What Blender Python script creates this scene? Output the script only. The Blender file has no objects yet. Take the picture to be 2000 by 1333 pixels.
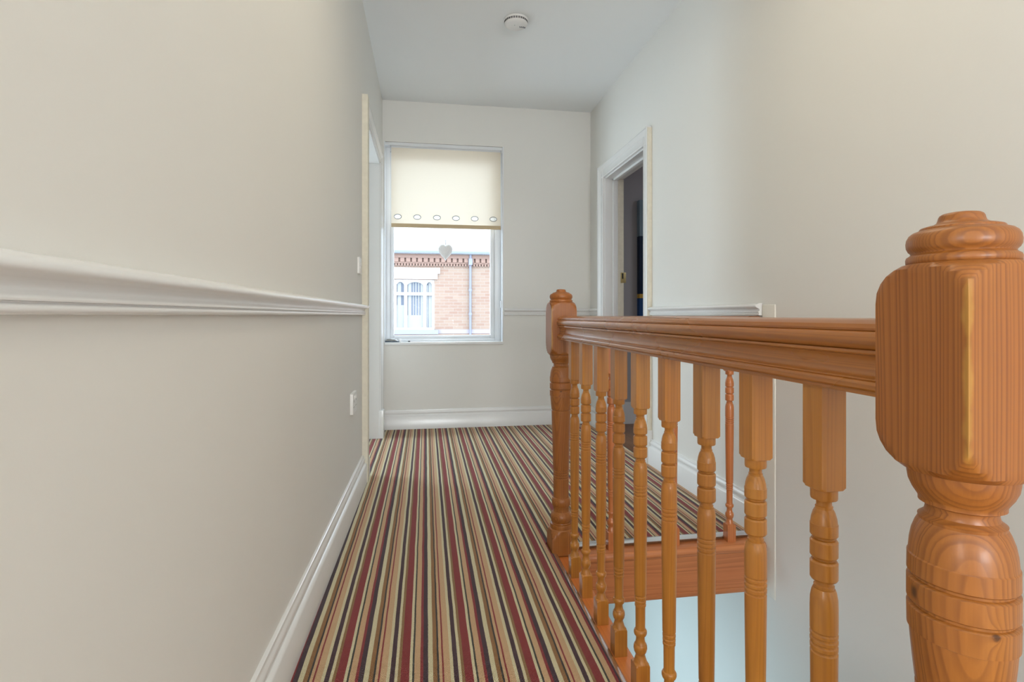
import bpy, bmesh, math, random
from mathutils import Vector, Matrix
random.seed(4)
SC = bpy.context.scene
COL = SC.collection
PI = math.pi

# ------------------------------------------------------------------ helpers
class MB:
    """collects shapes, then links them as one mesh object"""
    def __init__(s): s.v = []; s.f = []
    def add(s, vs, fs):
        b = len(s.v); s.v += [tuple(p) for p in vs]; s.f += [tuple(b+i for i in f) for f in fs]; return s
    def box(s, x0, x1, y0, y1, z0, z1):
        vs = [(x, y, z) for x in (x0, x1) for y in (y0, y1) for z in (z0, z1)]
        return s.add(vs, [(0,1,3,2),(4,6,7,5),(0,4,5,1),(2,3,7,6),(0,2,6,4),(1,5,7,3)])
    def lathe(s, prof, n=32, cx=0, cy=0, rot=0.0):
        """prof: (z, R) or (z, R, half): a square of that half width, cut by a circle of radius R"""
        m = len(prof); vs = []
        for p in prof:
            z, R = p[0], p[1]; sq = p[2] if len(p) > 2 else None
            for k in range(n):
                a = 2*PI*k/n; c, d = math.cos(a), math.sin(a)
                r = R if sq is None else min(R, sq/max(abs(c), abs(d)))
                vs.append((cx+r*math.cos(a+rot), cy+r*math.sin(a+rot), z))
        fs = []
        for i in range(m-1):
            for k in range(n):
                k2 = (k+1) % n
                fs.append((i*n+k, (i+1)*n+k, (i+1)*n+k2, i*n+k2))
        fs.append(tuple(range(n))); fs.append(tuple(reversed(range((m-1)*n, m*n))))
        return s.add(vs, fs)
    def prism(s, prof, o, u, w, along):
        """prof (a,b) points in the plane o + a*u + b*w, swept by the vector along"""
        o, u, w, along = map(Vector, (o, u, w, along)); n = len(prof)
        vs = [o+u*a+w*b for a, b in prof]; vs += [p+along for p in vs]
        fs = [(i, (i+1) % n, n+(i+1) % n, n+i) for i in range(n)]
        fs += [tuple(reversed(range(n))), tuple(range(n, 2*n))]
        return s.add(vs, fs)
    def tube(s, pts, r, n=8):
        pts = [Vector(p) for p in pts]; vs = []
        for i, p in enumerate(pts):
            t = (pts[min(i+1, len(pts)-1)]-pts[max(i-1, 0)]).normalized()
            a = t.orthogonal().normalized(); b = t.cross(a)
            for k in range(n):
                q = 2*PI*k/n; vs.append(p+a*r*math.cos(q)+b*r*math.sin(q))
        fs = [(i*n+k, i*n+(k+1) % n, (i+1)*n+(k+1) % n, (i+1)*n+k) for i in range(len(pts)-1) for k in range(n)]
        fs += [tuple(reversed(range(n))), tuple(range((len(pts)-1)*n, len(pts)*n))]
        return s.add(vs, fs)
    def torus(s, c, ux, uz, rx, rz, r, n=28, m=8):
        c, ux, uz = Vector(c), Vector(ux), Vector(uz); nn = ux.cross(uz); vs = []
        for i in range(n):
            a = 2*PI*i/n; d = ux*math.cos(a)+uz*math.sin(a); p = c+ux*rx*math.cos(a)+uz*rz*math.sin(a)
            for k in range(m):
                b = 2*PI*k/m; vs.append(p+d*r*math.cos(b)+nn*r*math.sin(b))
        fs = [(i*m+k, ((i+1) % n)*m+k, ((i+1) % n)*m+(k+1) % m, i*m+(k+1) % m) for i in range(n) for k in range(m)]
        return s.add(vs, fs)
    def mesh(s, name, smooth=30, bevel=0):
        me = bpy.data.meshes.new(name); me.from_pydata(s.v, [], s.f)
        bm = bmesh.new(); bm.from_mesh(me)
        bmesh.ops.recalc_face_normals(bm, faces=bm.faces)
        if bevel:
            es = [e for e in bm.edges if len(e.link_faces) == 2 and e.calc_face_angle(0) > 0.6]
            bmesh.ops.bevel(bm, geom=es, offset=bevel, segments=2, profile=.6, affect='EDGES', clamp_overlap=True)
        bm.to_mesh(me); bm.free()
        if smooth:
            me.polygons.foreach_set('use_smooth', [True]*len(me.polygons))
            me.set_sharp_from_angle(angle=math.radians(smooth))
        me.update(); return me
    def build(s, name, mat, parent=None, loc=(0, 0, 0), smooth=30, bevel=0):
        o = bpy.data.objects.new(name, s.mesh(name, smooth, bevel)); COL.objects.link(o)
        o.data.materials.append(mat); o.location = loc
        if parent is not None: o.parent = parent
        return o

def tag(o, label=None, cat=None, group=None, kind=None):
    if label: o['label'] = label
    if cat: o['category'] = cat
    if group: o['group'] = group
    if kind: o['kind'] = kind
    return o
def thing(name, label, cat, loc=(0, 0, 0), group=None, kind=None):
    o = bpy.data.objects.new(name, None); COL.objects.link(o); o.location = loc
    o.empty_display_size = .05
    return tag(o, label, cat, group, kind)
def struct(o, label=None):
    return tag(o, label, None, None, 'structure')

# ------------------------------------------------------------------ materials
def S(r, g, b):
    f = lambda c: ((c/255+.055)/1.055)**2.4 if c > 10 else c/255/12.92
    return (f(r), f(g), f(b), 1)
class NT:
    def __init__(s, name):
        s.m = bpy.data.materials.new(name); s.m.use_nodes = True; s.t = s.m.node_tree
        s.t.nodes.clear(); s.out = s.n('ShaderNodeOutputMaterial')
    def n(s, typ, **kw):
        nd = s.t.nodes.new(typ)
        for k, v in kw.items(): setattr(nd, k, v)
        return nd
    def l(s, a, b): s.t.links.new(a, b)
    def put(s, sock, v):
        if hasattr(v, 'is_linked'): s.l(v, sock)
        else: sock.default_value = v
    def math(s, op, a, b=0.0, c=0.0):
        nd = s.n('ShaderNodeMath', operation=op)
        for i, v in enumerate((a, b, c)): s.put(nd.inputs[i], v)
        return nd.outputs[0]
    def vmath(s, op, a, b=(0, 0, 0)):
        nd = s.n('ShaderNodeVectorMath', operation=op); s.put(nd.inputs[0], a); s.put(nd.inputs[1], b)
        return nd.outputs['Value'] if op in ('LENGTH', 'DISTANCE', 'DOT_PRODUCT') else nd.outputs[0]
    def noise(s, vec, scale=5, detail=2, w=None, rough=.5):
        nd = s.n('ShaderNodeTexNoise'); nd.noise_dimensions = '4D' if w is not None else '3D'
        s.l(vec, nd.inputs['Vector']); nd.inputs['Scale'].default_value = scale
        nd.inputs['Detail'].default_value = detail; nd.inputs['Roughness'].default_value = rough
        if w is not None: s.put(nd.inputs['W'], w)
        return nd.outputs['Fac']
    def mix(s, fac, a, b, mode='MIX'):
        nd = s.n('ShaderNodeMix', data_type='RGBA', blend_type=mode); s.put(nd.inputs[0], fac)
        s.put(nd.inputs[6], a); s.put(nd.inputs[7], b); return nd.outputs[2]
    def ramp(s, fac, stops, interp='LINEAR'):
        nd = s.n('ShaderNodeValToRGB'); r = nd.color_ramp; r.interpolation = interp
        while len(r.elements) < len(stops): r.elements.new(0.5)
        for e, (p, c) in zip(r.elements, stops): e.position = p; e.color = c
        s.l(fac, nd.inputs[0]); return nd.outputs[0]
    def bsdf(s, color, rough=.5, spec=.5, bump=None, bstr=.1, bdist=.001, coat=0, metal=0):
        b = s.n('ShaderNodeBsdfPrincipled'); s.put(b.inputs['Base Color'], color)
        s.put(b.inputs['Roughness'], rough); b.inputs['Specular IOR Level'].default_value = spec
        b.inputs['Metallic'].default_value = metal
        b.inputs['Coat Weight'].default_value = coat; b.inputs['Coat Roughness'].default_value = .15
        if bump is not None:
            bn = s.n('ShaderNodeBump'); bn.inputs['Strength'].default_value = bstr; bn.inputs['Distance'].default_value = bdist
            s.l(bump, bn.inputs['Height']); s.l(bn.outputs[0], b.inputs['Normal'])
        s.l(b.outputs[0], s.out.inputs[0]); return b
    def obj(s): return s.n('ShaderNodeTexCoord').outputs['Object']
    def rnd(s): return s.n('ShaderNodeObjectInfo').outputs['Random']

def plain(name, col, rough=.5, spec=.5, metal=0, var=.03, scale=30, bstr=.05):
    t = NT(name); v = t.obj(); nz = t.noise(v, scale, 3)
    c = t.mix(nz, tuple(x*(1-var) for x in col[:3])+(1,), tuple(min(1, x*(1+var)) for x in col[:3])+(1,))
    t.bsdf(c, rough, spec, bump=nz, bstr=bstr, metal=metal); return t.m
def plaster(name, col):
    t = NT(name); v = t.obj()
    big = t.noise(v, 1.3, 3); fine = t.noise(v, 140, 3, rough=.6)
    c = t.mix(big, tuple(x*.975 for x in col[:3])+(1,), tuple(min(1, x*1.015) for x in col[:3])+(1,))
    h = t.math('ADD', t.math('MULTIPLY', fine, .35), t.math('MULTIPLY', t.noise(v, 6, 2), 3.0))
    t.bsdf(c, .62, .25, bump=h, bstr=.25, bdist=.0012); return t.m

def wood(name, light, dark, red, axis='Z', pith=(.12, .12), freq=230, rough=.3, ring=.6, knots=(), coat=.25, corner=None):
    t = NT(name); v = t.obj(); rd = t.rnd()
    sp = t.n('ShaderNodeSeparateXYZ'); t.l(v, sp.inputs[0]); cb = t.n('ShaderNodeCombineXYZ')
    order = {'Z': (0, 1, 2), 'Y': (0, 2, 1), 'X': (1, 2, 0)}[axis]
    for i, k in enumerate(order): t.l(sp.outputs[k], cb.inputs[i])
    p = cb.outputs[0]; w = t.math('MULTIPLY', rd, 40)
    lowv = t.vmath('MULTIPLY', p, (7, 7, .9)); low = t.noise(lowv, 1, 2, w)
    xy = t.vmath('MULTIPLY', p, (1, 1, .02)); d = t.vmath('DISTANCE', xy, (pith[0], pith[1], 0))
    d = t.math('ADD', d, t.math('MULTIPLY', low, .035))
    dark_k = None
    for kx in knots:
        dk = t.vmath('DISTANCE', t.vmath('MULTIPLY', p, (1, 1, .75)), (kx[0], kx[1], kx[2]*.75))
        g = t.math('DIVIDE', kx[3]*.35, t.math('ADD', dk, kx[3]))           # rings bend round the knot
        d = t.math('ADD', d, t.math('MULTIPLY', t.math('POWER', g, 2), .12))
        mr = t.n('ShaderNodeMapRange'); mr.interpolation_type = 'SMOOTHSTEP'; t.l(dk, mr.inputs[0])
        for i, q in ((1, kx[3]*.45), (2, kx[3]*1.1), (3, 1.0), (4, 0.0)): mr.inputs[i].default_value = q
        dark_k = mr.outputs[0] if dark_k is None else t.math('MAXIMUM', dark_k, mr.outputs[0])
    dv = t.n('ShaderNodeCombineXYZ'); t.l(d, dv.inputs[0]); uneven = t.noise(dv.outputs[0], 60, 2, w); amp = t.noise(dv.outputs[0], 95, 1, w)
    ph = t.math('FRACT', t.math('ADD', t.math('ADD', t.math('MULTIPLY', d, freq), t.math('MULTIPLY', uneven, 5)), t.math('MULTIPLY', rd, 11)))
    rg = t.ramp(ph, [(0, (0, 0, 0, 1)), (.40, (.06, .06, .06, 1)), (.84, (1, 1, 1, 1)), (.93, (.75, .75, .75, 1)), (1, (0, 0, 0, 1))])
    rg = t.math('MULTIPLY', rg, t.math('MULTIPLY_ADD', amp, 1.5, .1))
    fib = t.noise(t.vmath('MULTIPLY', p, (420, 420, 9)), 1, 2, w)
    blo = t.noise(t.vmath('MULTIPLY', p, (9, 9, 3.5)), 1, 3, w)
    base = t.mix(t.math('MULTIPLY', t.math('SUBTRACT', blo, .3), 1.6), light, red)
    c = t.mix(t.math('MULTIPLY', rg, ring), base, dark)
    c = t.mix(t.math('MULTIPLY', fib, .35), c, dark)
    if dark_k is not None: c = t.mix(t.math('MULTIPLY', dark_k, .85), c, S(62, 34, 18))
    if corner:
        dc = t.vmath('DISTANCE', t.vmath('MULTIPLY', p, (1, 1, 0)), (corner[0], corner[1], 0)); dc = t.math('ADD', dc, t.math('MULTIPLY', t.math('SUBTRACT', t.noise(p, 26, 3, w), .5), .017))
        mr = t.n('ShaderNodeMapRange'); mr.interpolation_type = 'SMOOTHSTEP'; t.l(dc, mr.inputs[0])
        for i, q in ((1, .002), (2, .0075), (3, 1.0), (4, 0.0)): mr.inputs[i].default_value = q
        c = t.mix(t.math('MULTIPLY', mr.outputs[0], .45), c, S(196, 152, 66))
    val = t.n('ShaderNodeHueSaturation'); t.l(c, val.inputs['Color'])
    t.l(t.math('MULTIPLY_ADD', rd, .22, .89), val.inputs['Value'])
    t.bsdf(val.outputs[0], t.math('MULTIPLY_ADD', blo, .2, rough-.08), .5, bump=t.math('ADD', fib, t.math('MULTIPLY', blo, 2)), bstr=.12, bdist=.0006, coat=coat)
    return t.m

M = {}
WALLC = (.80, .79, .75, 1)
M['wall'] = plaster('wall_paint', WALLC)
M['ceil'] = plaster('ceiling_paint', (.88, .905, .91, 1))
M['trim'] = plain('white_gloss_paint', (.80, .80, .79, 1), .22, .5, var=.015, scale=14, bstr=.06)
M['cream'] = plain('raw_cream_edge', (.77, .725, .61, 1), .7, .2, var=.10, scale=40, bstr=.5)
M['upvc'] = plain('white_plastic', (.80, .82, .84, 1), .3, .5, var=.01)
M['plate'] = plain('socket_plastic', (.80, .79, .77, 1), .35, .5, var=.01)
M['dark'] = plain('dark_slot', (.03, .03, .03, 1), .7)
M['brass'] = plain('aged_brass', S(206, 186, 130), .35, .5, .7)
M['chrome'] = plain('bright_metal', (.75, .75, .76, 1), .18, .5, 1.0)
M['eyelet'] = plain('eyelet_metal', (.40, .39, .37, 1), .35, .5, .9)
M['silver'] = plain('aluminium_strip', (.72, .72, .73, 1), .22, .5, 1.0, scale=18, bstr=.3)
M['newel'] = wood('newel_pine', S(174, 110, 44), S(94, 46, 13), S(154, 84, 31), 'Z', (.26, .26), 330, .40, .55, corner=(-.0525, -.0525), coat=.12,
                  knots=((-.048, .012, .662, .007), (-.012, -.046, .645, .005)))
M['baluster'] = wood('golden_pine', S(202, 138, 56), S(140, 80, 22), S(188, 112, 38), 'Z', (.10, .05), 150, .33, .35)
M['baluster_red'] = wood('red_pine', S(200, 124, 70), S(146, 78, 36), S(186, 102, 52), 'Z', (.10, .05), 150, .33, .35)
M['rail'] = wood('rail_pine', S(192, 124, 50), S(116, 60, 18), S(176, 102, 40), 'Y', (.15, .05), 120, .26, .4, coat=.5)
M['railx'] = wood('return_rail_pine', S(192, 120, 62), S(116, 60, 24), S(178, 100, 48), 'X', (.15, .05), 150, .26, .45, coat=.5)
M['nosing'] = wood('nosing_pine', S(240, 152, 78), S(190, 96, 38), S(230, 126, 56), 'Y', (.2, .1), 120, .28, .25, coat=.5)
M['fascia'] = wood('fascia_pine', S(214, 138, 84), S(150, 82, 46), S(200, 118, 68), 'X', (.9, .35), 95, .4, .5,
                   knots=((.004, -.095, 1.375, .013), (.004, -.075, 1.305, .010), (.004, -.115, .78, .013), (.004, -.08, .90, .012), (.004, -.17, 1.29, .008)))

def carpet():
    t = NT('striped_carpet'); v = t.obj()
    sp = t.n('ShaderNodeSeparateXYZ'); t.l(v, sp.inputs[0])
    wob = t.noise(v, 210, 2); wob2 = t.noise(v, 7, 1)
    x = t.math('ADD', sp.outputs[0], t.math('MULTIPLY', t.math('SUBTRACT', wob, .5), .0022))
    x = t.math('ADD', x, t.math('MULTIPLY', t.math('SUBTRACT', wob2, .5), .003))
    ph = t.math('FRACT', t.math('ADD', t.math('DIVIDE', t.math('ADD', x, .0942), .1674), 8.0))
    plum, navy, cr, ol = S(70, 34, 46), S(66, 38, 50), S(238, 228, 186), S(158, 122, 70)
    red, red2, gr, tan, br, bk = S(150, 38, 38), S(154, 40, 42), S(62, 58, 46), S(226, 186, 140), S(164, 116, 62), S(58, 50, 44)
    st = [(0, plum), (95, cr), (155, ol), (215, red), (385, cr), (445, gr), (485, tan), (605, red2), (662, navy), (765, cr),
          (865, br), (950, bk), (990, tan), (1050, red2), (1085, tan), (1215, cr)]
    c = t.ramp(ph, [(a/1280, b) for a, b in st], 'CONSTANT')
    sx = t.math('SINE', t.math('MULTIPLY', sp.outputs[0], 2*PI/.0042)); sy = t.math('SINE', t.math('MULTIPLY', sp.outputs[1], 2*PI/.0042))
    loop = t.math('MULTIPLY', sx, sy); fine = t.noise(v, 320, 2)
    c = t.mix(t.math('MULTIPLY', fine, .55), c, (.10, .06, .04, 1), 'MULTIPLY')
    h = t.math('ADD', loop, t.math('MULTIPLY', fine, 1.5))
    b = t.bsdf(c, .95, .12, bump=h, bstr=.5, bdist=.002)
    b.inputs['Sheen Weight'].default_value = .25; b.inputs['Sheen Roughness'].default_value = .5
    return t.m
M['carpet'] = carpet()
M['lower'] = M['wall']
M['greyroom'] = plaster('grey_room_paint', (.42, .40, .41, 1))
M['boards'] = wood('floor_boards', S(150, 104, 66), S(90, 56, 32), S(128, 84, 50), 'Y', (.3, .3), 60, .45, .4)

def fabric():
    t = NT('blind_fabric'); v = t.obj(); nz = t.noise(t.vmath('MULTIPLY', v, (300, 300, 900)), 1, 2)
    c = t.mix(nz, (.86, .77, .63, 1), (.90, .81, .67, 1))
    d = t.n('ShaderNodeBsdfDiffuse'); t.l(c, d.inputs[0])
    tr = t.n('ShaderNodeBsdfTranslucent'); t.l(c, tr.inputs[0])
    mx = t.n('ShaderNodeMixShader'); mx.inputs[0].default_value = .30
    t.l(d.outputs[0], mx.inputs[1]); t.l(tr.outputs[0], mx.inputs[2]); t.l(mx.outputs[0], t.out.inputs[0]); return t.m
M['fabric'] = fabric()
def glass():
    t = NT('window_glass'); tr = t.n('ShaderNodeBsdfTransparent'); tr.inputs[0].default_value = (.95, .97, .98, 1)
    g = t.n('ShaderNodeBsdfGlossy'); g.inputs['Roughness'].default_value = .02
    mx = t.n('ShaderNodeMixShader'); mx.inputs[0].default_value = .0002
    t.l(tr.outputs[0], mx.inputs[1]); t.l(g.outputs[0], mx.inputs[2]); t.l(mx.outputs[0], t.out.inputs[0]); return t.m
M['glass'] = glass()
def heartm():
    t = NT('woven_white'); v = t.obj(); nz = t.noise(v, 130, 3)
    c = t.mix(nz, (.82, .82, .82, 1), (.94, .94, .94, 1)); t.bsdf(c, .7, .3, bump=nz, bstr=.6, bdist=.004); return t.m
M['heart'] = heartm()

# ------------------------------------------------------------------ setting: dimensions (metres; camera stands at x=y=0, hall runs along +Y)
ZC = 2.737; YB = 4.57; XR = 1.432; XL = -.35644; YR = -4.4; ZF = -2.65
def xl(y): return -.356-.0098*(3.25-y)      # the near part of the left wall runs very slightly askew

DY0, DY1, DZ = 3.205, 4.247, 2.12           # left doorway
w = MB()
def wedge(y0, y1, z0, z1):
    a, b = xl(y0), xl(y1)
    vs = [(a, y0, z0), (b, y1, z0), (-.62, y1, z0), (-.62, y0, z0)]; vs += [(x, y, z1) for x, y, z in vs]
    w.add(vs, [(0,1,2,3),(7,6,5,4),(0,4,5,1),(1,5,6,2),(2,6,7,3),(3,7,4,0)])
wedge(-.15, DY0, -.3, ZC+.1)
w.box(-.62, XL, DY0, DY1, DZ, ZC+.1); w.box(-.62, XL, DY1, YB+.02, -.3, ZC+.1)
struct(w.build('wall_left', M['wall'], smooth=0))

RY0, RY1, RZ = 3.355, 4.184, 2.067          # right doorway
w = MB()
w.box(XR, XR+.15, YR-.1, RY0, ZF, ZC+.1); w.box(XR, XR+.15, RY0, RY1, RZ, ZC+.1); w.box(XR, XR+.15, RY1, YB+.02, ZF, ZC+.1)
w.box(XR, XR+.15, RY0, RY1, ZF, -.02)
struct(w.build('wall_right', M['wall'], smooth=0))

WX0, WX1, WZ0, WZ1 = -.340, .651, .722, 2.395
w = MB()
w.box(-.62, WX0, YB, YB+.26, ZF, ZC+.1); w.box(WX1, 4.2, YB, YB+.26, ZF, ZC+.1)
w.box(WX0, WX1, YB, YB+.26, ZF, WZ0-.022); w.box(WX0, WX1, YB, YB+.26, WZ1, ZC+.1)
struct(w.build('wall_back', M['wall'], smooth=0))
struct(MB().box(-2.8, 1.6, YR-.15, YR, ZF, ZC+.1).build('wall_rear', M['wall'], smooth=0))
struct(MB().box(-2.8, -2.7, YR-.15, -.6, -.3, ZC+.1).box(-2.8, -.6, -.15, -.05, -.3, ZC+.1).build('wall_rear_left', M['wall'], smooth=0))  # unseen walls round a space opened up for the rear side fill
struct(MB().box(-2.8, 4.2, YR-.15, YB+.26, ZC, ZC+.2).build('ceiling', M['ceil'], smooth=0))
w = MB(); w.box(-2.8, -.62, YR, -.05, -.24, -.014); w.box(-.62, .504, YR, 2.158, -.24, -.014); w.box(.555, XR, YR, .42, -.24, -.014); w.box(-.62, XR, 2.158, YB, -.24, -.014)
struct(w.build('floor', M['boards'], smooth=0))
# storey below: hall seen through the stairwell
w = MB(); w.box(.44, .55, YR, YB, ZF, -.24); struct(w.build('wall_hall_left', M['lower'], smooth=0))
struct(MB().box(-.62, 1.6, YR, YB, ZF-.1, ZF).build('floor_hall', M['boards'], smooth=0))
w = MB()
for i in range(12):
    y0 = .60+.238*i; w.box(.60, XR-.01, y0, y0+.27, ZF, -.014-.203*(i+1))
struct(w.build('staircase', M['carpet'], smooth=0))
# bright room beyond the left doorway
w = MB(); w.box(-2.7, -2.6, 1.9, YB+.02, -.1, ZC); w.box(-2.7, -.62, 1.8, 1.9, -.1, ZC); w.box(-2.7, -.62, YB, YB+.26, -.1, ZC)
struct(w.build('wall_left_room', M['wall'], smooth=0))
struct(MB().box(-2.7, -.621, 1.8, YB, -.12, -.012).build('floor_left_room', M['carpet'], smooth=0))
# room beyond the right doorway
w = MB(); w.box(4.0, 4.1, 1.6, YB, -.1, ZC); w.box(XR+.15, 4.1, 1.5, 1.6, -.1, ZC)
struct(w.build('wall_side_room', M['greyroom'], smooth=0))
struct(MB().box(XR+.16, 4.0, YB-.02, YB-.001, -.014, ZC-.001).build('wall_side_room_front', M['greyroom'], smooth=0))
struct(MB().box(XR+.151, 4.1, 1.5, YB, -.12, -.012).box(XR-.002, XR+.16, RY0-.02, RY1+.02, -.019, -.0125).build('floor_side_room', M['boards'], smooth=0))
w = MB(); w.box(XR+.16, 4.0, YB-.04, YB-.02, -.012, .16); w.box(XR+.16, 4.0, YB-.035, YB-.02, .16, .18)
struct(w.build('baseboard_side_room', M['trim'], smooth=0))

# ------------------------------------------------------------------ skirting, dado rails
def base_prof(t, h):
    return [(0, 0), (t, 0), (t, h*.70), (t*.86, h*.73), (t*.55, h*.755), (t*.52, h*.79), (t*.60, h*.82), (t*.66, h*.86), (t*.60, h*.90), (t*.44, h*.93),
            (t*.38, h*.955), (t*.36, h*.99), (t*.2, h), (0, h)]
DADO = [(0, 1.013), (.012, 1.0135), (.022, 1.011), (.030, 1.006), (.0335, 1.000), (.0325, .995), (.028, .9915), (.021, .9885), (.0155, .985), (.0135, .981), (.0145, .977),
        (.018, .9735), (.0205, .971), (.021, .969), (.0205, .9675), (.016, .9668), (.0155, .9655), (.018, .964), (.0195, .9605), (.0185, .957), (.015, .9545), (0, .954)]
y0, y1 = -.14, 3.285
a, b = xl(y0), xl(y1)
struct(MB().prism(base_prof(.027, .168), (a, y0, -.012), (1, 0, 0), (0, 0, 1), (b-a, y1-y0, 0)).build('baseboard_left', M['trim'], smooth=50))
y1 = 3.155; b = xl(y1)
dl = MB().prism([(p, z-.004) for p, z in DADO], (a, y0, 0), (1, 0, 0), (0, 0, 1), (b-a, y1-y0, 0))
dl.prism([(p*1.08, .9825+(z-.9835)*1.02) for p, z in DADO], (b, y1, 0), (1, 0, 0), (0, 0, 1), (.001, .045, 0))
struct(dl.build('trim_1', M['trim'], smooth=50))
struct(MB().prism(base_prof(.02, .172), (WX0-.014, YB, -.012), (0, -1, 0), (0, 0, 1), (XR-WX0+.014, 0, 0)).build('baseboard_back', M['trim'], smooth=50))
bd = MB().prism(base_prof(.03, .168), (XR, 2.17, -.012), (-1, 0, 0), (0, 0, 1), (0, 3.262-2.17, 0))
bd.prism(base_prof(.03, .168), (XR, RY1+.115, -.012), (-1, 0, 0), (0, 0, 1), (0, YB-RY1-.115, 0))
struct(bd.build('baseboard_right', M['trim'], smooth=50))
DB = [(p*.7, z-.006) for p, z in DADO]
struct(MB().prism(DB, (WX1+.012, YB, 0), (0, -1, 0), (0, 0, 1), (XR-WX1-.012, 0, 0)).build('trim_2', M['trim'], smooth=50))
DR = [(p*.95, .983+(z-.983)*.9-.008) for p, z in DADO]
dr = MB().prism(DR, (XR, 2.118, 0), (-1, 0, 0), (0, 0, 1), (0, 3.262-2.118, 0))
struct(dr.build('trim_3', M['trim'], smooth=50))
struct(MB().prism(DB, (XR, RY1+.115, 0), (-1, 0, 0), (0, 0, 1), (0, YB-RY1-.115, 0)).build('trim_4', M['trim'], smooth=50))
# cream wall batten where the return rail meets the wall
struct(MB().box(XR-.0045, XR+.004, 2.028, 2.112, -.235, .995).build('trim_5', plain('wall_batten_paint', (.80, .775, .70, 1), .6, .3), smooth=60, bevel=.004))

# ------------------------------------------------------------------ doorways
def architrave_prof(wd, t):
    return [(0, 0), (0, t*.55), (wd*.10, t*.62), (wd*.16, t*.5), (wd*.58, t*.55), (wd*.64, t*.72), (wd*.74, t*.80), (wd*.84, t*.98), (wd*.93, t), (wd, t*.9), (wd, 0)]
# left doorway: raw cream near edge, white far side and head
d1 = MB(); d1.box(-.62, XL+.004, DY1-.001, DY1+.012, -.012, DZ+.001); d1.box(-.62, XL+.004, DY0, DY1, DZ-.004, DZ+.012)
door1 = struct(d1.build('door_1', M['trim'], smooth=0))
edge = MB().box(xl(3.14)-.002, xl(3.14)+.032, 3.138, DY0+.004, .0, DZ+.085)
struct(edge.build('architrave', M['cream'], door1, smooth=40, bevel=.003)); 
ar = MB().prism(architrave_prof(.095, .026), (XL, DY1+.008, .20), (0, 1, 0), (1, 0, 0), (0, 0, DZ-.19+.085))
ar.prism(architrave_prof(.082, .026), (XL, DY0+.004, DZ+.006), (0, 0, 1), (1, 0, 0), (0, DY1-DY0+.1, 0))
ar.build('architrave', M['trim'], door1, smooth=40)
MB().box(XL-.002, XL+.034, DY1-.004, DY1+.112, -.012, .215).build('plinth_block', M['trim'], door1, bevel=.003)
# right doorway
lin = MB(); lin.box(XR-.002, XR+.152, RY1-.014, RY1+.004, -.012, RZ); lin.box(XR-.002, XR+.152, RY0-.004, RY0+.014, -.012, RZ)
lin.box(XR-.002, XR+.152, RY0, RY1, RZ-.014, RZ+.004)
door2 = struct(lin.build('door_2', M['trim'], smooth=0))
ar = MB().prism(architrave_prof(.105, .035), (XR, RY1-.006, .205), (0, 1, 0), (-1, 0, 0), (0, 0, RZ+.10-.205))
ar.prism(architrave_prof(.098, .035), (XR, RY0-.08, RZ-.002), (0, 0, 1), (-1, 0, 0), (0, RY1-RY0+.18, 0))
ar.build('architrave', M['trim'], door2, smooth=40)
ce = MB().box(XR-.030, XR+.002, RY0-.090, RY0-.083, .10, RZ+.09)
ce.build('architrave_edge', M['cream'], door2, bevel=.002)
MB().prism(architrave_prof(.088, .036), (XR, RY0+.006, .205), (0, -1, 0), (-1, 0, 0), (0, 0, RZ+.10-.205)).build('architrave', M['trim'], door2, smooth=40)
pb = MB(); pb.box(XR-.042, XR+.001, RY0-.098, RY0+.008, -.012, .21); pb.build('plinth_block', M['trim'], door2, bevel=.004)
pb = MB(); pb.box(XR-.042, XR+.001, RY1-.008, RY1+.112, -.012, .21); pb.build('plinth_block', M['trim'], door2, bevel=.004)
st = MB(); st.box(XR+.062, XR+.100, RY1-.028, RY1-.010, -.012, RZ-.014); st.box(XR+.062, XR+.100, RY0+.010, RY0+.028, -.012, RZ-.014); st.box(XR+.062, XR+.100, RY0, RY1, RZ-.030, RZ-.010)
st.build('door_stop', M['trim'], door2, bevel=.002)
MB().box(XR+.104, XR+.154, RY1-.0155, RY1-.012, .0, RZ-.015).build('rebate', M['cream'], door2)
sk = MB(); sk.box(XR+.128, XR+.172, RY1-.019, RY1-.0150, 1.212, 1.296); stp = sk.build('strike_plate', M['brass'], door2, bevel=.0008)
MB().box(XR+.137, XR+.150, RY1-.0198, RY1-.0185, 1.245, 1.29).build('latch_hole', M['dark'], stp)

# panelled picture on the far wall of the side room
pic = thing('wall_picture', 'tall navy and grey panel picture with one ochre band, through the right doorway', 'picture', (2.15, YB-.05, 1.2))
PX0, PX1 = 1.855-2.15, 2.62-2.15
for nm, z0, z1, c in (('top_panel', 1.647, 1.966, S(128, 148, 160)), ('navy_panel', 1.137, 1.647, S(18, 38, 62)), ('ochre_band', 1.10, 1.137, S(196, 158, 74)), ('blue_panel', .62, 1.10, S(16, 66, 118))):
    MB().box(PX0, PX1, -.03, .029, z0-1.2, z1-1.2).build(nm, plain('paint_'+nm, c, .5, .3, var=.15, scale=9), pic, bevel=.001)

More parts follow.
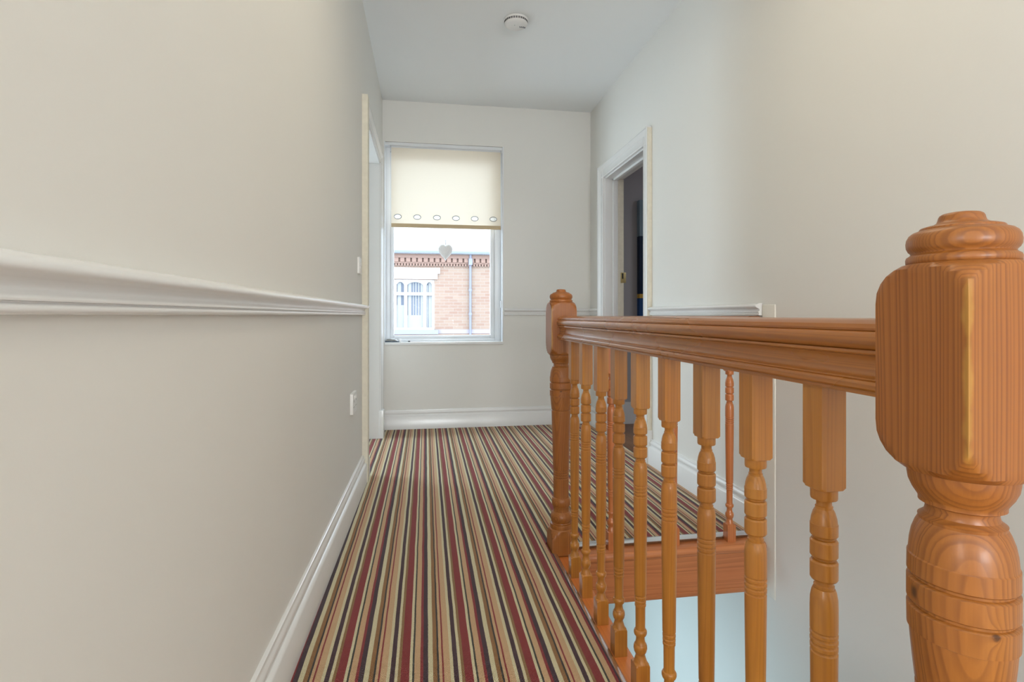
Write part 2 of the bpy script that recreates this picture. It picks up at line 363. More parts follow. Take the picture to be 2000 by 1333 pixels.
# ------------------------------------------------------------------ carpet and its metal edging
c = MB()
def pile(pts): n = len(pts); c.add([(x, y, -.0139) for x, y in pts]+[(x, y, 0) for x, y in pts], [tuple(reversed(range(n))), tuple(range(n, 2*n))]+[(i, (i+1) % n, n+(i+1) % n, n+i) for i in range(n)])
pile([(XR-.004, YR+.002), (XR-.004, .415), (.499, .415), (.499, 2.088), (.4925, 2.092), (.4925, 2.193), (.600, 2.193), (.600, 2.168), (XR-.012, 2.168), (XR-.012, YB-.010),
      (XL+.006, YB-.010), (XL+.006, DY1-.006), (-.555, DY1-.006), (-.555, 3.292), (xl(3.28)+.012, 3.292), (xl(-.15)+.012, -.155), (-.63, -.165), (-2.69, -.165), (-2.69, YR+.002)])
tag(c.build('carpet', M['carpet'], smooth=0), 'fitted carpet in red, cream, tan and plum stripes covering the landing floor', 'carpet')
sp_ = [(0, 0), (.013, 0), (.013, .0015), (.008, .0045), (.002, .0075), (-.004, .0072), (-.005, .005), (0, .003)]
tag(MB().prism([(a, b) for a, b in sp_], (.504, .425, -.006), (1, 0, 0), (0, 0, 1), (0, 1.66, 0)).build('carpet_edging', M['silver'], smooth=60),
    'long thin metal strip holding the carpet edge beside the row of balusters', 'carpet strip')
tag(MB().prism([(a*2.0, b) for a, b in sp_], (.60, 2.166, -.004), (0, -1, 0), (0, 0, 1), (XR-.03-.60, 0, 0)).build('carpet_edging', M['silver'], smooth=60),
    'short metal strip holding the carpet edge above the pine fascia board', 'carpet strip')

# ------------------------------------------------------------------ balustrade
H = .0185
BAL = [(-.028, 1, H), (.052, 1, H), (.0555, H*1.2, H), (.058, .0168), (.064, .0150), (.071, .0128), (.0745, .0120), (.0765, .0118), (.0785, .0126), (.084, .0156), (.092, .0174), (.099, .0168),
       (.1035, .0150), (.104, .0138), (.108, .0124), (.114, .0112), (.119, .0110), (.124, .0118), (.1255, .0122), (.1265, .0150), (.131, .0166), (.136, .0166), (.1395, .0150), (.141, .0128), (.146, .0122),
       (.20, .0126), (.2015, .0142), (.206, .0142), (.2075, .0128), (.2095, .0128), (.211, .0144), (.215, .0144), (.2165, .0130), (.2185, .0130), (.220, .0146), (.225, .0146), (.2265, .0132), (.2295, .0132), (.231, .0148),
       (.30, .0155), (.40, .0166), (.483, .0174), (.4845, .0160), (.4865, .0160), (.488, .0175), (.4925, .0175), (.494, .0160), (.496, .0160), (.4975, .0176), (.501, .0176), (.5025, .0160), (.5045, .0160), (.506, .0176), (.5095, .0176), (.511, .0162), (.5125, .0162), (.514, .0176),
       (.545, .0176), (.558, .0172), (.567, .0156), (.5715, .0138), (.572, .0126), (.576, .0130), (.5775, .0116), (.582, .0116), (.5835, .0160), (.586, .0175), (.608, .0175), (.6105, .0158), (.6115, .0130), (.6135, .0130), (.6145, .0158), (.617, .0175), (.637, .0175), (.6395, .0158),
       (.6405, .0130), (.6425, .0130), (.6435, .0158), (.646, .0175), (.661, .0175), (.6615, .0169), (.669, .0160), (.677, .0138), (.681, .0118), (.682, .0110), (.685, .0112), (.6865, .0098), (.692, .0098), (.6945, .0110), (.6955, .0165), (.698, .0171), (.7085, .0171), (.7095, .0171), (.7105, H*1.25, H), (.714, 1, H), (.860, 1, H)]
NH = .052
def newel_profile(base):
    cap_z = 1.0035
    p = [(base, 1, .048), (.045, 1, .048), (.058, .0635, .048), (.070, .056, .048), (.080, .049, .048), (.084, .0445), (.088, .0446), (.096, .0452), (.102, .0440), (.1035, .0380), (.107, .0372), (.113, .0405), (.124, .0432), (.135, .0425), (.145, .0375), (.148, .0345),
         (.150, .0322), (.160, .0312), (.170, .0322), (.1715, .0348), (.178, .0372), (.190, .0378), (.2, .0368), (.2055, .0340), (.207, .0318), (.213, .0312), (.284, .0318), (.2855, .0302), (.2875, .0302), (.289, .0320), (.2945, .0321), (.296, .0305), (.298, .0305), (.2995, .0322), (.305, .0323), (.3065, .0307), (.3085, .0307), (.310, .0324), (.3155, .0325), (.317, .0309), (.319, .0309), (.3205, .0327),
         (.40, .0345), (.50, .0372), (.556, .0388), (.5605, .0388), (.562, .0365), (.5645, .0365), (.566, .0392), (.585, .0412), (.605, .0430), (.619, .0440), (.6205, .0440), (.6215, .0458), (.644, .0462), (.6455, .0448), (.6465, .0425), (.6490, .0425), (.650, .0448), (.6515, .0462), (.673, .0462), (.6745, .0448), (.6755, .0425), (.678, .0425), (.679, .0448), (.6805, .0460), (.6985, .0458), (.7, .0448), (.712, .0438), (.722, .0420), (.731, .0390), (.7355, .0368), (.7365, .0362), (.7395, .0366), (.741, .0345),
         (.744, .0312), (.749, .0300), (.753, .0308), (.7545, .0345), (.7555, .0362), (.759, .0362), (.761, .0372), (.768, .0415), (.776, .0448), (.784, .0460), (.7885, .0464), (.7895, .050, NH), (.795, .0575, NH), (.803, .0645, NH), (.812, .0695, NH), (.822, .0725, NH), (.835, 1, NH), (.962, 1, NH), (.974, .0725, NH), (.984, .0690, NH), (.992, .0640, NH), (.998, .0575, NH), (1.0025, .0505, NH), (1.0035, .047)]
    return p
CAP = [(1.003, .0455), (1.0045, .0468), (1.0085, .0470), (1.0110, .0462), (1.0125, .0440), (1.0140, .0425), (1.0155, .0428), (1.0175, .0448), (1.021, .0464), (1.0255, .0468), (1.030, .0462), (1.034, .0442), (1.0368, .0410), (1.0380, .0375), (1.0388, .0352), (1.0400, .0352), (1.0412, .0342), (1.0425, .0300), (1.0440, .0240), (1.0462, .0205), (1.0490, .0195), (1.0515, .0190), (1.0535, .0180), (1.055, .0158), (1.0558, .0120)]

def orient(o, seed):
    o.rotation_euler.z = 0
bal = thing('balustrade', 'long pine balustrade with two turned newel posts, running away from the viewer beside the carpet', 'balustrade', (.546, 1.30, 0))
def newel(y, base, parent, loc):
    o = MB().lathe(newel_profile(base), 96).build('newel_post', M['newel'], parent, loc, smooth=28)
    MB().lathe(CAP, 64).build('newel_cap', M['newel'], o, (0, 0, 0), smooth=40)
    return o
newel(.475, -.30, bal, (0, .475-1.30, 0))
newel(2.142, -.016, bal, (0, 2.142-1.30, 0))
RP = [(0, .9465), (.012, .9460), (.020, .9440), (.0255, .9395), (.0268, .9345), (.0258, .9318), (.0245, .9310), (.0270, .9302), (.0298, .9272), (.0312, .9220), (.0308, .9165), (.0285, .9118), (.0255, .9092), (.0238, .9085), (.0262, .9078), (.0266, .9045), (.0258, .9030),
      (.0222, .9015), (.0190, .8965), (.0176, .8900), (.0180, .8830), (.0205, .8775), (.0245, .8748), (.0262, .8742), (.0264, .8726), (.0255, .8716), (.0278, .8706), (.0300, .8670), (.0296, .8620), (.0268, .8592), (.0240, .8585), (.0238, .8535), (0, .8535)]
RPF = RP + [(-a, z) for a, z in reversed(RP[1:-1])]
r = MB().prism(RPF, (0, .525-1.30, 0), (1, 0, 0), (0, 0, 1), (0, 2.094-.525, 0)); r.build('handrail', M['rail'], bal, smooth=32)
balm = MB().lathe(BAL, 48).mesh('baluster', 26)
balm.materials.append(M['baluster'])
YB_ = [1.937, 1.795, 1.632, 1.474, 1.317, 1.151, .986, .826, .669]
b0 = bpy.data.objects.new('baluster', balm); COL.objects.link(b0); b0.parent = bal
for i, y in enumerate(YB_):
    o = b0 if i == 0 else b0.copy()
    if i: COL.objects.link(o); o.parent = bal
    o.location = (0, y-1.30, 0)
bal2 = thing('balustrade', 'short reddish pine balustrade between the far newel post and the right wall', 'balustrade', (1.0, 2.132, 0))
balm2 = balm.copy(); balm2.materials.clear(); balm2.materials.append(M['baluster_red'])
b1 = bpy.data.objects.new('baluster', balm2); COL.objects.link(b1); b1.parent = bal2
for i, x in enumerate((1.287, 1.180, 1.031, .883, .757)):
    o = b1 if i == 0 else b1.copy()
    if i: COL.objects.link(o); o.parent = bal2
    o.location = (x-1.0, 0, 0)
MB().prism([(a, z) for a, z in RPF], (.597-1.0, 0, 0), (0, 1, 0), (0, 0, 1), (XR-.015-.597, 0, 0)).build('handrail', M['railx'], bal2, smooth=32)
# pine nosing along the stairwell edge, and the fascia under the return
NP = [(0, -.0139), (0, -.024), (.0, -.048), (.072, -.048), (.080, -.044), (.083, -.036), (.081, -.028), (.076, -.0225), (.068, -.020), (0, -.020)]
NP = [(-.002, -.020), (.068, -.020), (.076, -.0225), (.081, -.028), (.083, -.036), (.080, -.044), (.072, -.048), (.052, -.048), (.052, -.25), (.040, -.25), (.040, -.048), (-.002, -.048)]
struct(MB().prism(NP, (.505, .42, 0), (1, 0, 0), (0, 0, 1), (0, 1.70, 0)).build('trim_6', M['nosing'], smooth=40))
FP = [(.030, -.0165), (-.030, -.0165), (-.038, -.020), (-.043, -.028), (-.044, -.038), (-.041, -.049), (-.034, -.055), (-.026, -.057), (-.026, -.203), (-.0235, -.205), (-.026, -.207), (-.027, -.222), (-.024, -.228), (-.008, -.228), (-.008, -.05), (.030, -.05)]
struct(MB().prism(FP, (.575, 2.126, 0), (0, 1, 0), (0, 0, 1), (XR-.575, 0, 0)).build('trim_7', M['fascia'], smooth=40))

# ------------------------------------------------------------------ window
win = MB(); fy0, fy1 = 4.655, 4.725
win.box(WX0, -.300, fy0, fy1, WZ0, WZ1); win.box(.592, WX1, fy0, fy1, WZ0, WZ1); win.box(-.300, .592, fy0, fy1, WZ0, .752); win.box(-.300, .592, fy0, fy1, WZ1-.06, WZ1)
window = struct(win.build('window_1', M['upvc'], smooth=40, bevel=.004))
sa = MB(); sa.box(-.300, -.270, fy0+.012, fy1-.008, .752, WZ1-.06); sa.box(.556, .592, fy0+.012, fy1-.008, .752, WZ1-.06)
sa.box(-.270, .556, fy0+.012, fy1-.008, .752, .777); sa.box(-.270, .556, fy0+.012, fy1-.008, WZ1-.095, WZ1-.06)
sa.build('window_sash', M['upvc'], window, bevel=.004)
MB().box(-.272, .558, 4.69, 4.694, .775, WZ1-.093).build('window_glass', M['glass'], window, smooth=0)
MB().box(WX0, WX1+.004, YB-.012, fy0+.02, WZ0-.022, WZ0+.003).build('window_sill', M['trim'], window, bevel=.005)
rv = MB(); rv.box(WX1-.004, WX1+.006, YB-.004, fy0+.01, WZ0, WZ1); rv.box(WX0-.004, WX0+.003, YB-.002, fy0+.01, WZ0, WZ1)
rv.build('reveal_lining', M['upvc'], window, bevel=.002)
# roller blind
BX0, BX1, BY = -.287, .638, 4.612
bl = thing('roller_blind', 'half lowered beige roller blind with a row of eyelets, hanging in the window', 'blind', ((BX0+BX1)/2, BY, 2.38))
ox = (BX0+BX1)/2
def to_b(vs): return [(x-ox, y-BY, z-2.38) for x, y, z in vs]
fb = MB(); zt, zb = 2.362, 1.715; e0, e1 = 1.752, 1.806; ex = [-.234, -.073, .092, .253, .413, .574]; cells = [BX0] + [(a+b)/2 for a, b in zip(ex, ex[1:])] + [BX1]
xs = cells
for i in range(6):
    for (za, zb2) in ((zb, e0), (e1, zt)):
        fb.add(to_b([(xs[i], BY, za), (xs[i+1], BY, za), (xs[i+1], BY, zb2), (xs[i], BY, zb2)]), [(0, 1, 2, 3)])
    n = 32; inner = []; outer = []; cx_, cz_ = ex[i], 1.779
    for k in range(n):
        a = 2*PI*k/n+PI/n; ca, sa_ = math.cos(a), math.sin(a); inner.append((cx_+.029*ca, BY, cz_+.019*sa_))
        tx = ((xs[i+1]-cx_) if ca > 0 else (xs[i]-cx_))/ca; tz = ((e1-cz_) if sa_ > 0 else (e0-cz_))/sa_; q = min(tx, tz)
        outer.append((cx_+q*ca, BY, cz_+q*sa_))
    fb.add(to_b(inner+outer), [(k, (k+1) % n, n+(k+1) % n, n+k) for k in range(n)])
    # corners of the cell
    for (X, sx) in ((xs[i], -1), (xs[i+1], 1)):
        for (Z, sz) in ((e0, -1), (e1, 1)):
            best = sorted(outer, key=lambda p: (p[0]-X)**2+(p[2]-Z)**2)
            on_v = min((p for p in outer if abs(p[0]-X) < 1e-6), key=lambda p: abs(p[2]-Z), default=None)
            on_h = min((p for p in outer if abs(p[2]-Z) < 1e-6), key=lambda p: abs(p[0]-X), default=None)
            if on_v and on_h: fb.add(to_b([(X, BY, Z), on_v, on_h]), [(0, 1, 2)])
fo = fb.build('fabric', M['fabric'], bl, smooth=0)
MB().tube([(BX0-ox, .012, -.004), (BX1-ox, .012, -.004)], .021, 20).build('roller', M['upvc'], bl)
hd = MB().prism([(-.030, .014), (.034, .014), (.034, .006), (-.022, .006), (-.026, -.012), (-.031, -.014)], (BX0-.008-ox, 0, 0), (0, 1, 0), (0, 0, 1), (BX1-BX0+.018, 0, 0)); hd.build('headrail', M['upvc'], bl)
MB().box(BX0-ox, BX1-ox, -.006, .006, 1.690-2.38, 1.722-2.38).build('bottom_bar', plain('blind_bar_fabric', (.60, .47, .30, 1), .8, .2), bl, bevel=.003)
for i, x in enumerate(ex): MB().torus((x-ox, -.001, 1.779-2.38), (1, 0, 0), (0, 0, 1), .029, .019, .0032).build('eyelet', M['eyelet'], bl)
MB().box(BX0-.056-ox, BX0-.006-ox, -.03, .03, -.010, .014).build('bracket', M['upvc'], bl, bevel=.003)
MB().box(BX1+.001-ox, BX1+.010-ox, -.03, .03, -.035, .014).build('bracket', M['upvc'], bl, bevel=.003)
ch = MB(); cxx = .6425-ox
for dy in (-.012, .012):
    for k in range(150): 
        z = -.03-k*(1.30/150); s_ = .0016; ch.box(cxx-s_, cxx+s_, dy-s_, dy+s_, z-s_*1.6, z+s_*1.6)
    ch.tube([(cxx, dy, -.03), (cxx, dy, -1.33)], .0008, 5)
cho = ch.build('chain', M['upvc'], bl, smooth=0)
MB().box(cxx-.007, cxx+.009, -.018, .018, -1.365, -1.305).build('chain_tensioner', M['upvc'], bl, bevel=.003)
# hanging heart
ht = thing('heart_ornament', 'white heart ornament hanging against the window pane below the blind', 'ornament', (.165, 4.640, 1.575))
hb = bmesh.new(); n = 48; rings = 7; vs = []
def hp(a):
    x = 16*math.sin(a)**3; z = 13*math.cos(a)-3.4*math.cos(2*a)-1.6*math.cos(3*a)-.6*math.cos(4*a); return x*.0605/16, (z-1.0)*.0725/13.4
for side in (-1, 1):
    for j in range(rings):
        q = j/(rings-1); sc = math.cos(q*PI/2)
        for k in range(n):
            x, z = hp(2*PI*k/n); vs.append((x*max(sc, .02), side*.020*math.sin(q*PI/2), z*max(sc, .02)-.072))
fs = []
for s_ in range(2):
    o_ = s_*rings*n
    for j in range(rings-1):
        for k in range(n): fs.append((o_+j*n+k, o_+j*n+(k+1) % n, o_+(j+1)*n+(k+1) % n, o_+(j+1)*n+k))
    fs.append(tuple(o_+(rings-1)*n+k for k in range(n)))
hbm = MB().add(vs, fs)
ho = hbm.build('heart', M['heart'], ht, smooth=60)
hk = MB().tube([(0, 0, -.024), (.001, 0, -.008), (.0, 0, .006), (-.001, 0, .02)], .0035, 8); hk.build('hook', M['upvc'], ht)
MB().tube([(0, 0, .015), (.0, .008, .40), (0, .012, .72)], .0009, 5).build('string', M['upvc'], ht)
# clutter on the sill
zs = WZ0+.003
fo_ = thing('paper_pile', 'white papers lying on a dark folder at the left end of the window sill', 'papers', (-.282, 4.605, zs))
MB().box(-.056, .060, -.032, .034, 0, .007).build('folder', plain('dark_folder', S(44, 66, 88), .5), fo_, bevel=.001)
pp = MB()
for i in range(5):
    a = .05*math.sin(i*2.1); L = .052-.004*i; z = .0072+.0042*i
    vs = []
    for u in range(7):
        for v_ in range(5):
            x = -L+2*L*u/6; y = -.028+.056*v_/4
            vs.append((x*math.cos(a)-y*math.sin(a)-.002*i, x*math.sin(a)+y*math.cos(a), z+.0018*math.sin(u*1.7+i)*math.cos(v_*1.3)+(.0016 if True else 0)))
    m0 = len(vs); vs += [(x, y, zz+.0012) for x, y, zz in vs]
    fs = []
    for u in range(6):
        for v_ in range(4):
            q = u*5+v_; fs.append((q, q+1, q+6, q+5)); fs.append((m0+q, m0+q+5, m0+q+6, m0+q+1))
    for u in range(6):
        for v_ in (0, 4): q = u*5+v_; fs.append((q, q+5, m0+q+5, m0+q))
    for v_ in range(4):
        for u in (0, 6): q = u*5+v_; fs.append((q, q+1, m0+q+1, m0+q))
    pp.add(vs, fs)
pp.build('paper_sheet', plain('white_paper', (.82, .82, .80, 1), .8, .2), fo_, smooth=60)
tb = MB().lathe([(0, .0085), (.003, .0095), (.017, .0095), (.020, .0085), (.021, .006), (.027, .006), (.028, .005)], 20)
o = tb.build('bottle', plain('white_plastic_bottle', (.84, .82, .80, 1), .4), None, (-.212, 4.597, zs), smooth=35); tag(o, 'tiny white bottle beside the papers on the window sill', 'bottle')
pn = thing('pen', 'small dark pen lying on the window sill right of the papers', 'pen', (-.165, 4.597, zs+.0045))
MB().tube([(-.026, 0, 0), (.016, .003, 0)], .0042, 10).build('barrel', plain('pen_clear_body', (.55, .58, .60, 1), .3), pn); MB().tube([(.016, .003, 0), (.034, .0043, 0)], .0045, 10).build('pen_cap', M['dark'], pn)

# ------------------------------------------------------------------ ceiling detector, switch, socket
sd = thing('smoke_detector', 'round white smoke detector fixed to the ceiling', 'smoke detector', (.537, 3.205, ZC))
MB().lathe([(0, .070), (-.002, .0735), (-.012, .0735), (-.0145, .0725), (-.0150, .0700), (-.0250, .0690), (-.0252, .0705), (-.033, .066), (-.0385, .057), (-.0400, .050), (-.0402, .020)], 72).build('detector_body', M['plate'], sd, smooth=30)
vt = MB()
for row, zz, rr in ((0, -.0170, .0712), (1, -.0230, .0708)):
    for k in range(30):
        a0 = 2*PI*k/30; da = .075
        vs = []
        for a in (a0-da, a0, a0+da):
            for r_ in (rr-.004, rr): 
                for z in (zz-.0020, zz+.0020): vs.append((r_*math.cos(a), r_*math.sin(a), z))
        vt.add(vs, [(2, 6, 7, 3), (6, 10, 11, 7), (0, 1, 5, 4), (4, 5, 9, 8), (0, 4, 6, 2), (4, 8, 10, 6), (1, 3, 7, 5), (5, 7, 11, 9), (0, 2, 3, 1), (8, 9, 11, 10)])
vt.build('vent', M['dark'], sd, smooth=0)
tx = bpy.data.curves.new('logo', 'FONT'); tx.body = 'Wis'; tx.size = .024; tx.extrude = .0003; tx.offset = .0007; tx.align_x = 'CENTER'
to = bpy.data.objects.new('logo', tx); COL.objects.link(to); to.parent = sd; to.location = (.040, .012, -.0405); to.rotation_euler = (PI, 0, 0)
bpy.context.view_layer.update()
lm = bpy.data.meshes.new_from_object(to.evaluated_get(bpy.context.evaluated_depsgraph_get())); lo = bpy.data.objects.new('lettering', lm); COL.objects.link(lo)
lo.parent = sd; lo.location = to.location; lo.rotation_euler = to.rotation_euler; bpy.data.objects.remove(to); lm.materials.clear(); lm.materials.append(plain('grey_print', (.10, .11, .13, 1), .6))
gm = plain('grey_mark', (.28, .29, .31, 1), .6)
for q in (.034, .044): MB().box(q, q+.003, -.004, .000, -.0408, -.0398).build('indicator', gm, sd)
MB().lathe([(-.0398, .003), (-.0406, .003)], 12, -.010, -.012).build('indicator', gm, sd)

def plate_thing(name, label, cat, y0, y1, z0, z1, t=.011):
    yc, zc = (y0+y1)/2, (z0+z1)/2; o = thing(name, label, cat, (xl(yc), yc, zc)); hy, hz = (y1-y0)/2, (z1-z0)/2
    MB().box(-.003, t, -hy, hy, -hz, hz).build('face_plate', M['plate'], o, bevel=.002); return o, hy, hz, t
o, hy, hz, t = plate_thing('light_switch', 'white light switch on the left wall above the dado rail', 'light switch', 2.94, 3.026, 1.172, 1.258)
MB().prism([(-.016, 0), (.016, 0), (.016, .0045), (-.016, .0015)], (t-.0005, 0, 0), (0, 0, 1), (1, 0, 0), (0, .001, 0)).prism([(-.016, 0), (.016, 0), (.016, .0045), (-.016, .0015)], (t-.0005, -.006, 0), (0, 0, 1), (1, 0, 0), (0, .012, 0)).build('rocker', M['plate'], o, smooth=0)
for s_ in (-1, 1): MB().tube([(t-.002, s_*.030, 0), (t+.0008, s_*.030, 0)], .003, 10).build('screw', M['chrome'], o)
o, hy, hz, t = plate_thing('wall_socket', 'white double wall socket low on the left wall', 'wall socket', 2.685, 2.831, .467, .567, .013)
for s_ in (-1, 1):
    MB().box(t-.001, t+.0035, s_*.022-.006, s_*.022+.006, .020, .036).build('rocker', M['plate'], o, bevel=.001)
    c0 = s_*.040
    for q in ((-.002, .002, .006, .016), (-.015, -.008, -.020, -.016), (.008, .015, -.020, -.016)):
        MB().box(t-.002, t+.0004, c0+q[0], c0+q[1], q[2], q[3]).build('pin_hole', M['dark'], o, smooth=0)

# ------------------------------------------------------------------ house across the street
def brick():
    t = NT('brick_wall'); v = t.obj(); mp = t.n('ShaderNodeMapping'); t.l(v, mp.inputs[0]); mp.inputs['Rotation'].default_value = (PI/2, 0, 0)
    b = t.n('ShaderNodeTexBrick'); t.l(mp.outputs[0], b.inputs[0]); b.inputs['Scale'].default_value = 1
    b.inputs['Brick Width'].default_value = .225; b.inputs['Row Height'].default_value = .075; b.inputs['Mortar Size'].default_value = .006; b.inputs['Bias'].default_value = .1
    b.inputs['Color1'].default_value = (.215, .125, .097, 1); b.inputs['Color2'].default_value = (.245, .17, .135, 1); b.inputs['Mortar'].default_value = (.25, .215, .19, 1)
    c = t.mix(t.math('MULTIPLY', t.noise(v, 1.1, 3), .6), b.outputs[0], (.265, .21, .165, 1)); t.bsdf(c, .9, .1); return t.m
def slate():
    t = NT('slate_roof'); v = t.obj(); mp = t.n('ShaderNodeMapping'); t.l(v, mp.inputs[0])
    b = t.n('ShaderNodeTexBrick'); t.l(mp.outputs[0], b.inputs[0]); b.inputs['Scale'].default_value = 1
    b.inputs['Brick Width'].default_value = .30; b.inputs['Row Height'].default_value = .20; b.inputs['Mortar Size'].default_value = .008
    b.inputs['Color1'].default_value = (.21, .21, .215, 1); b.inputs['Color2'].default_value = (.25, .25, .25, 1); b.inputs['Mortar'].default_value = (.15, .15, .155, 1)
    t.bsdf(b.outputs[0], .6, .3); return t.m
FY = 13.5
hs = thing('terraced_house', 'brick terraced house with white arched window and downpipe, across the street outside', 'house', (0, FY, -3.0))
def hb_(name, mat, mbx, smooth=0, bevel=0, parent=None): return mbx.build(name, mat, parent or hs, (0, 0, 0) if parent else (0, 0, 0), smooth=smooth, bevel=bevel)
def HZ(z): return z+3.0
mb = MB(); mb.box(-9, -.80, 0, 6, 0, HZ(2.25)); mb.box(.205, 9, 0, 6, 0, HZ(2.25)); mb.box(-.80, .205, 0, 6, 0, HZ(.56)); mb.box(-.80, .205, 0, 6, HZ(1.83), HZ(2.25)); mb.box(-.80, .205, .3, 6, HZ(.5), HZ(1.9))
hb_('wall', brick(), mb)
mb = MB(); mb.box(-9, 9, -.10, .3, HZ(2.36), HZ(2.46)); mb.box(-9, 9, -.03, .3, HZ(2.25), HZ(2.37))
k = -9
i = 0
while k < 9: mb.box(k, k+.10, -.09, 0, HZ(2.26), HZ(2.365)); mb.box(k+.02, k+.06, -.05, 0, HZ(2.17), HZ(2.225)); mb.box(k+.09, k+.13, -.05, 0, HZ(2.17), HZ(2.225)); k += .142
mb.box(-9, 9, -.06, .1, HZ(2.225), HZ(2.262))
hb_('cornice', plain('red_brick_cornice', (.245, .16, .13, 1), .9, .1, var=.12), mb)
mb = MB(); mb.add([(-9, -.22, HZ(2.50)), (9, -.22, HZ(2.50)), (9, 5, HZ(6.2)), (-9, 5, HZ(6.2)), (-9, -.22, HZ(2.46)), (9, -.22, HZ(2.46)), (9, 5, HZ(6.1)), (-9, 5, HZ(6.1))], [(0,1,2,3),(7,6,5,4),(0,4,5,1),(1,5,6,2),(2,6,7,3),(3,7,4,0)])
hb_('roof', slate(), mb)
mb = MB().prism([(0, 0), (-.03, -.05), (-.09, -.07), (-.13, -.05), (-.14, 0)], (-9, -.10, HZ(2.52)), (0, 1, 0), (0, 0, 1), (18, 0, 0)); hb_('gutter', plain('grey_gutter', (.17, .19, .22, 1), .6), mb, 40)
mb = MB().tube([(1.095, -.12, HZ(2.47)), (1.095, -.10, HZ(2.3)), (1.095, -.06, HZ(2.2)), (1.095, -.06, 0)], .030, 12)
for z in (1.55, .95, .2): mb.tube([(1.095, -.06, HZ(z)), (1.095, -.06, HZ(z+.06))], .042, 12)
mb.box(1.05, 1.14, -.14, -.02, HZ(2.2), HZ(2.36)); hb_('downpipe', plain('grey_pipe', (.18, .185, .235, 1), .6), mb, 40)
hb_('lintel', plain('white_stone', (.70, .70, .69, 1), .8), MB().box(-1.2, .34, -.05, .1, HZ(1.98), HZ(2.12)).box(-1.15, .28, -.04, .1, HZ(1.845), HZ(1.98)))
hb_('window_sill', plain('blue_grey_stone', (.21, .235, .30, 1), .8), MB().box(-1.2, .30, -.12, .1, HZ(.482), HZ(.585)))
hb_('string_course', plain('grey_brick_band', (.26, .23, .26, 1), .9), MB().box(.302, 9, -.012, .1, HZ(.49), HZ(.59)))
fr = MB()
for a, b in ((-.80, -.72), (-.536, -.46), (-.069, .013), (.15, .205)): fr.box(a, b, .06, .14, HZ(.585), HZ(1.83))
fr.box(-.799, .204, .055, .138, HZ(1.444), HZ(1.519)); fr.box(-.799, .204, .055, .138, HZ(1.774), HZ(1.829)); fr.box(-.799, .204, .055, .138, HZ(.586), HZ(.64))
for a, b in ((-.72, -.536), (-.46, -.069), (.013, .15)):                # arched heads
    n = 14; pts = []
    for k in range(n+1):
        u = k/n; x = a+(b-a)*u; z = 1.70+.075*math.sin(PI*u)**.6
        pts.append((x, z))
    for (x0, z0), (x1, z1) in zip(pts, pts[1:]): fr.prism([(x0, HZ(z0)), (x1, HZ(z1)), (x1, HZ(1.78)), (x0, HZ(1.78))], (0, .065, 0), (1, 0, 0), (0, 0, 1), (0, .07, 0))
fo = hb_('window', plain('white_window_frame', (.60, .60, .60, 1), .5), fr)
hb_('pane', plain('street_window_glass', (.10, .115, .15, 1), .15, .5), MB().box(-.79, .19, .12, .125, HZ(.6), HZ(1.8)), parent=fo)
cu = MB()
for a, b in ((-.70, -.61), (-.44, -.36), (-.32, -.30), (-.26, -.235), (-.19, -.165), (-.13, -.075), (.065, .15)):
    cu.box(a, b, .112, .118, HZ(.6), HZ(1.76))
cu.box(-.46, -.069, .110, .117, HZ(.6), HZ(.95)); cu.box(-.72, -.536, .110, .117, HZ(.6), HZ(1.2)); cu.box(.02, .05, .110, .117, HZ(.6), HZ(1.7))
hb_('curtain', plain('net_curtain', (.26, .26, .26, 1), .9), cu, parent=fo)
struct(MB().box(-30, 30, YB+.3, 40, -3.2, -3.0).build('street', plain('asphalt', (.42, .42, .42, 1), .9), smooth=0))

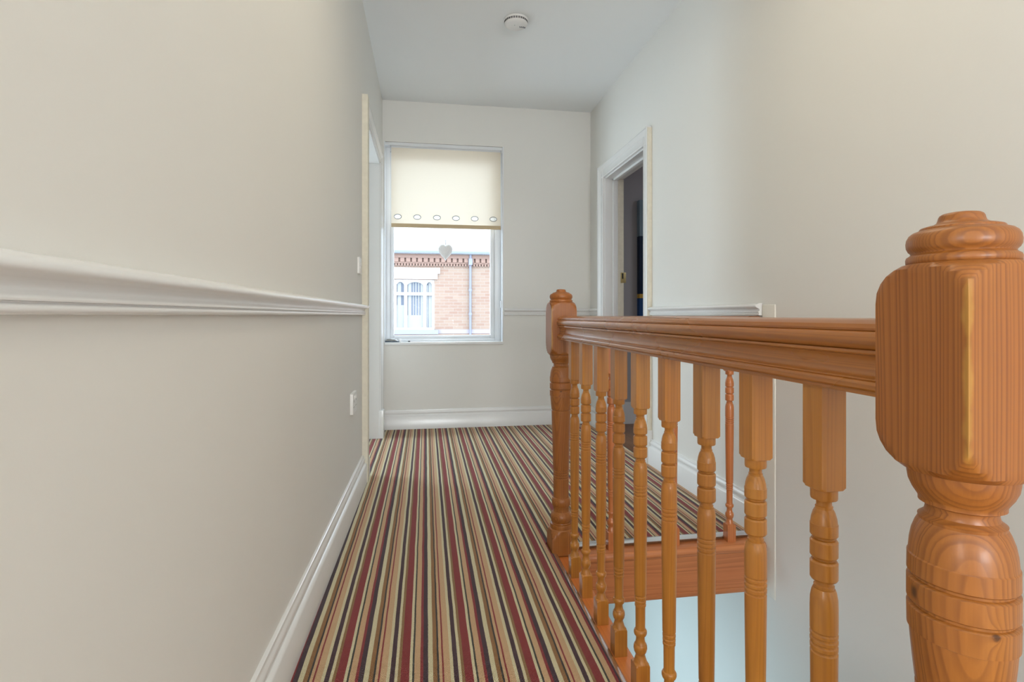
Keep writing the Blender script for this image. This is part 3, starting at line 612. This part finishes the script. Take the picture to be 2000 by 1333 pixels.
# ------------------------------------------------------------------ light
W = bpy.data.worlds.new('sky'); SC.world = W; W.use_nodes = True
bg = W.node_tree.nodes['Background']; bg.inputs[0].default_value = (.76, .88, 1.0, 1); bg.inputs[1].default_value = 7.0
def light(name, kind, loc, power, color, rot=(0, 0, 0), **kw):
    L = bpy.data.lights.new(name, kind); L.energy = power; L.color = color
    for k, v in kw.items(): setattr(L, k, v)
    o = bpy.data.objects.new(name, L); COL.objects.link(o); o.location = loc; o.rotation_euler = rot; return o
light('sun', 'SUN', (0, -5, 20), 1.4, (1, .93, .86), (math.radians(46), 0, math.radians(-14)), angle=math.radians(4))
light('rear_fill_light', 'AREA', (.45, YR+.05, 1.3), 208, (.93, .97, 1), (PI/2+.25, 0, 0), shape='RECTANGLE', size=1.5, size_y=1.8)  # added fill from behind the camera; no window is built there
light('rear_side_fill_light', 'AREA', (-2.55, -1.65, 1.35), 62, (.94, .97, 1), (PI/2+.15, 0, math.radians(-58)), shape='RECTANGLE', size=1.5, size_y=1.6)  # added fill from behind left, brightens the newel's left face; no window there
light('pendant_light', 'AREA', (.50, 1.4, 2.62), 8, (1, .88, .66), (0, 0, 0), shape='DISK', size=1.0)
light('lower_hall_light', 'AREA', (.565, 2.75, -1.30), 15, (.60, .85, 1), (0, -PI/2, 0), shape='RECTANGLE', size=1.6, size_y=1.7)
light('side_room_light', 'AREA', (3.6, 2.4, 2.5), 22, (.85, .92, 1), (0, 0, 0), shape='SQUARE', size=.8)
light('left_room_window_light', 'AREA', (-2.5, 4.26, 1.15), 50, (.72, .88, 1), (0, -PI/2, 0), shape='RECTANGLE', size=1.5, size_y=.5)

# ------------------------------------------------------------------ camera
F = 1050.0
cam = bpy.data.cameras.new('camera'); co = bpy.data.objects.new('camera', cam); COL.objects.link(co)
cam.sensor_fit = 'HORIZONTAL'; cam.sensor_width = 36; cam.lens = 36*F/2000; cam.clip_start = .02
cam.shift_y = (616-666.5)/2000
co.location = (0, 0, .95); co.rotation_euler = (PI/2, 0, -math.atan((1000-832)/F))
SC.camera = co
SC.view_settings.view_transform = 'Standard'; SC.view_settings.look = 'None'; SC.view_settings.gamma = 1; SC.view_settings.exposure = 0
SC.view_settings.use_curve_mapping = False
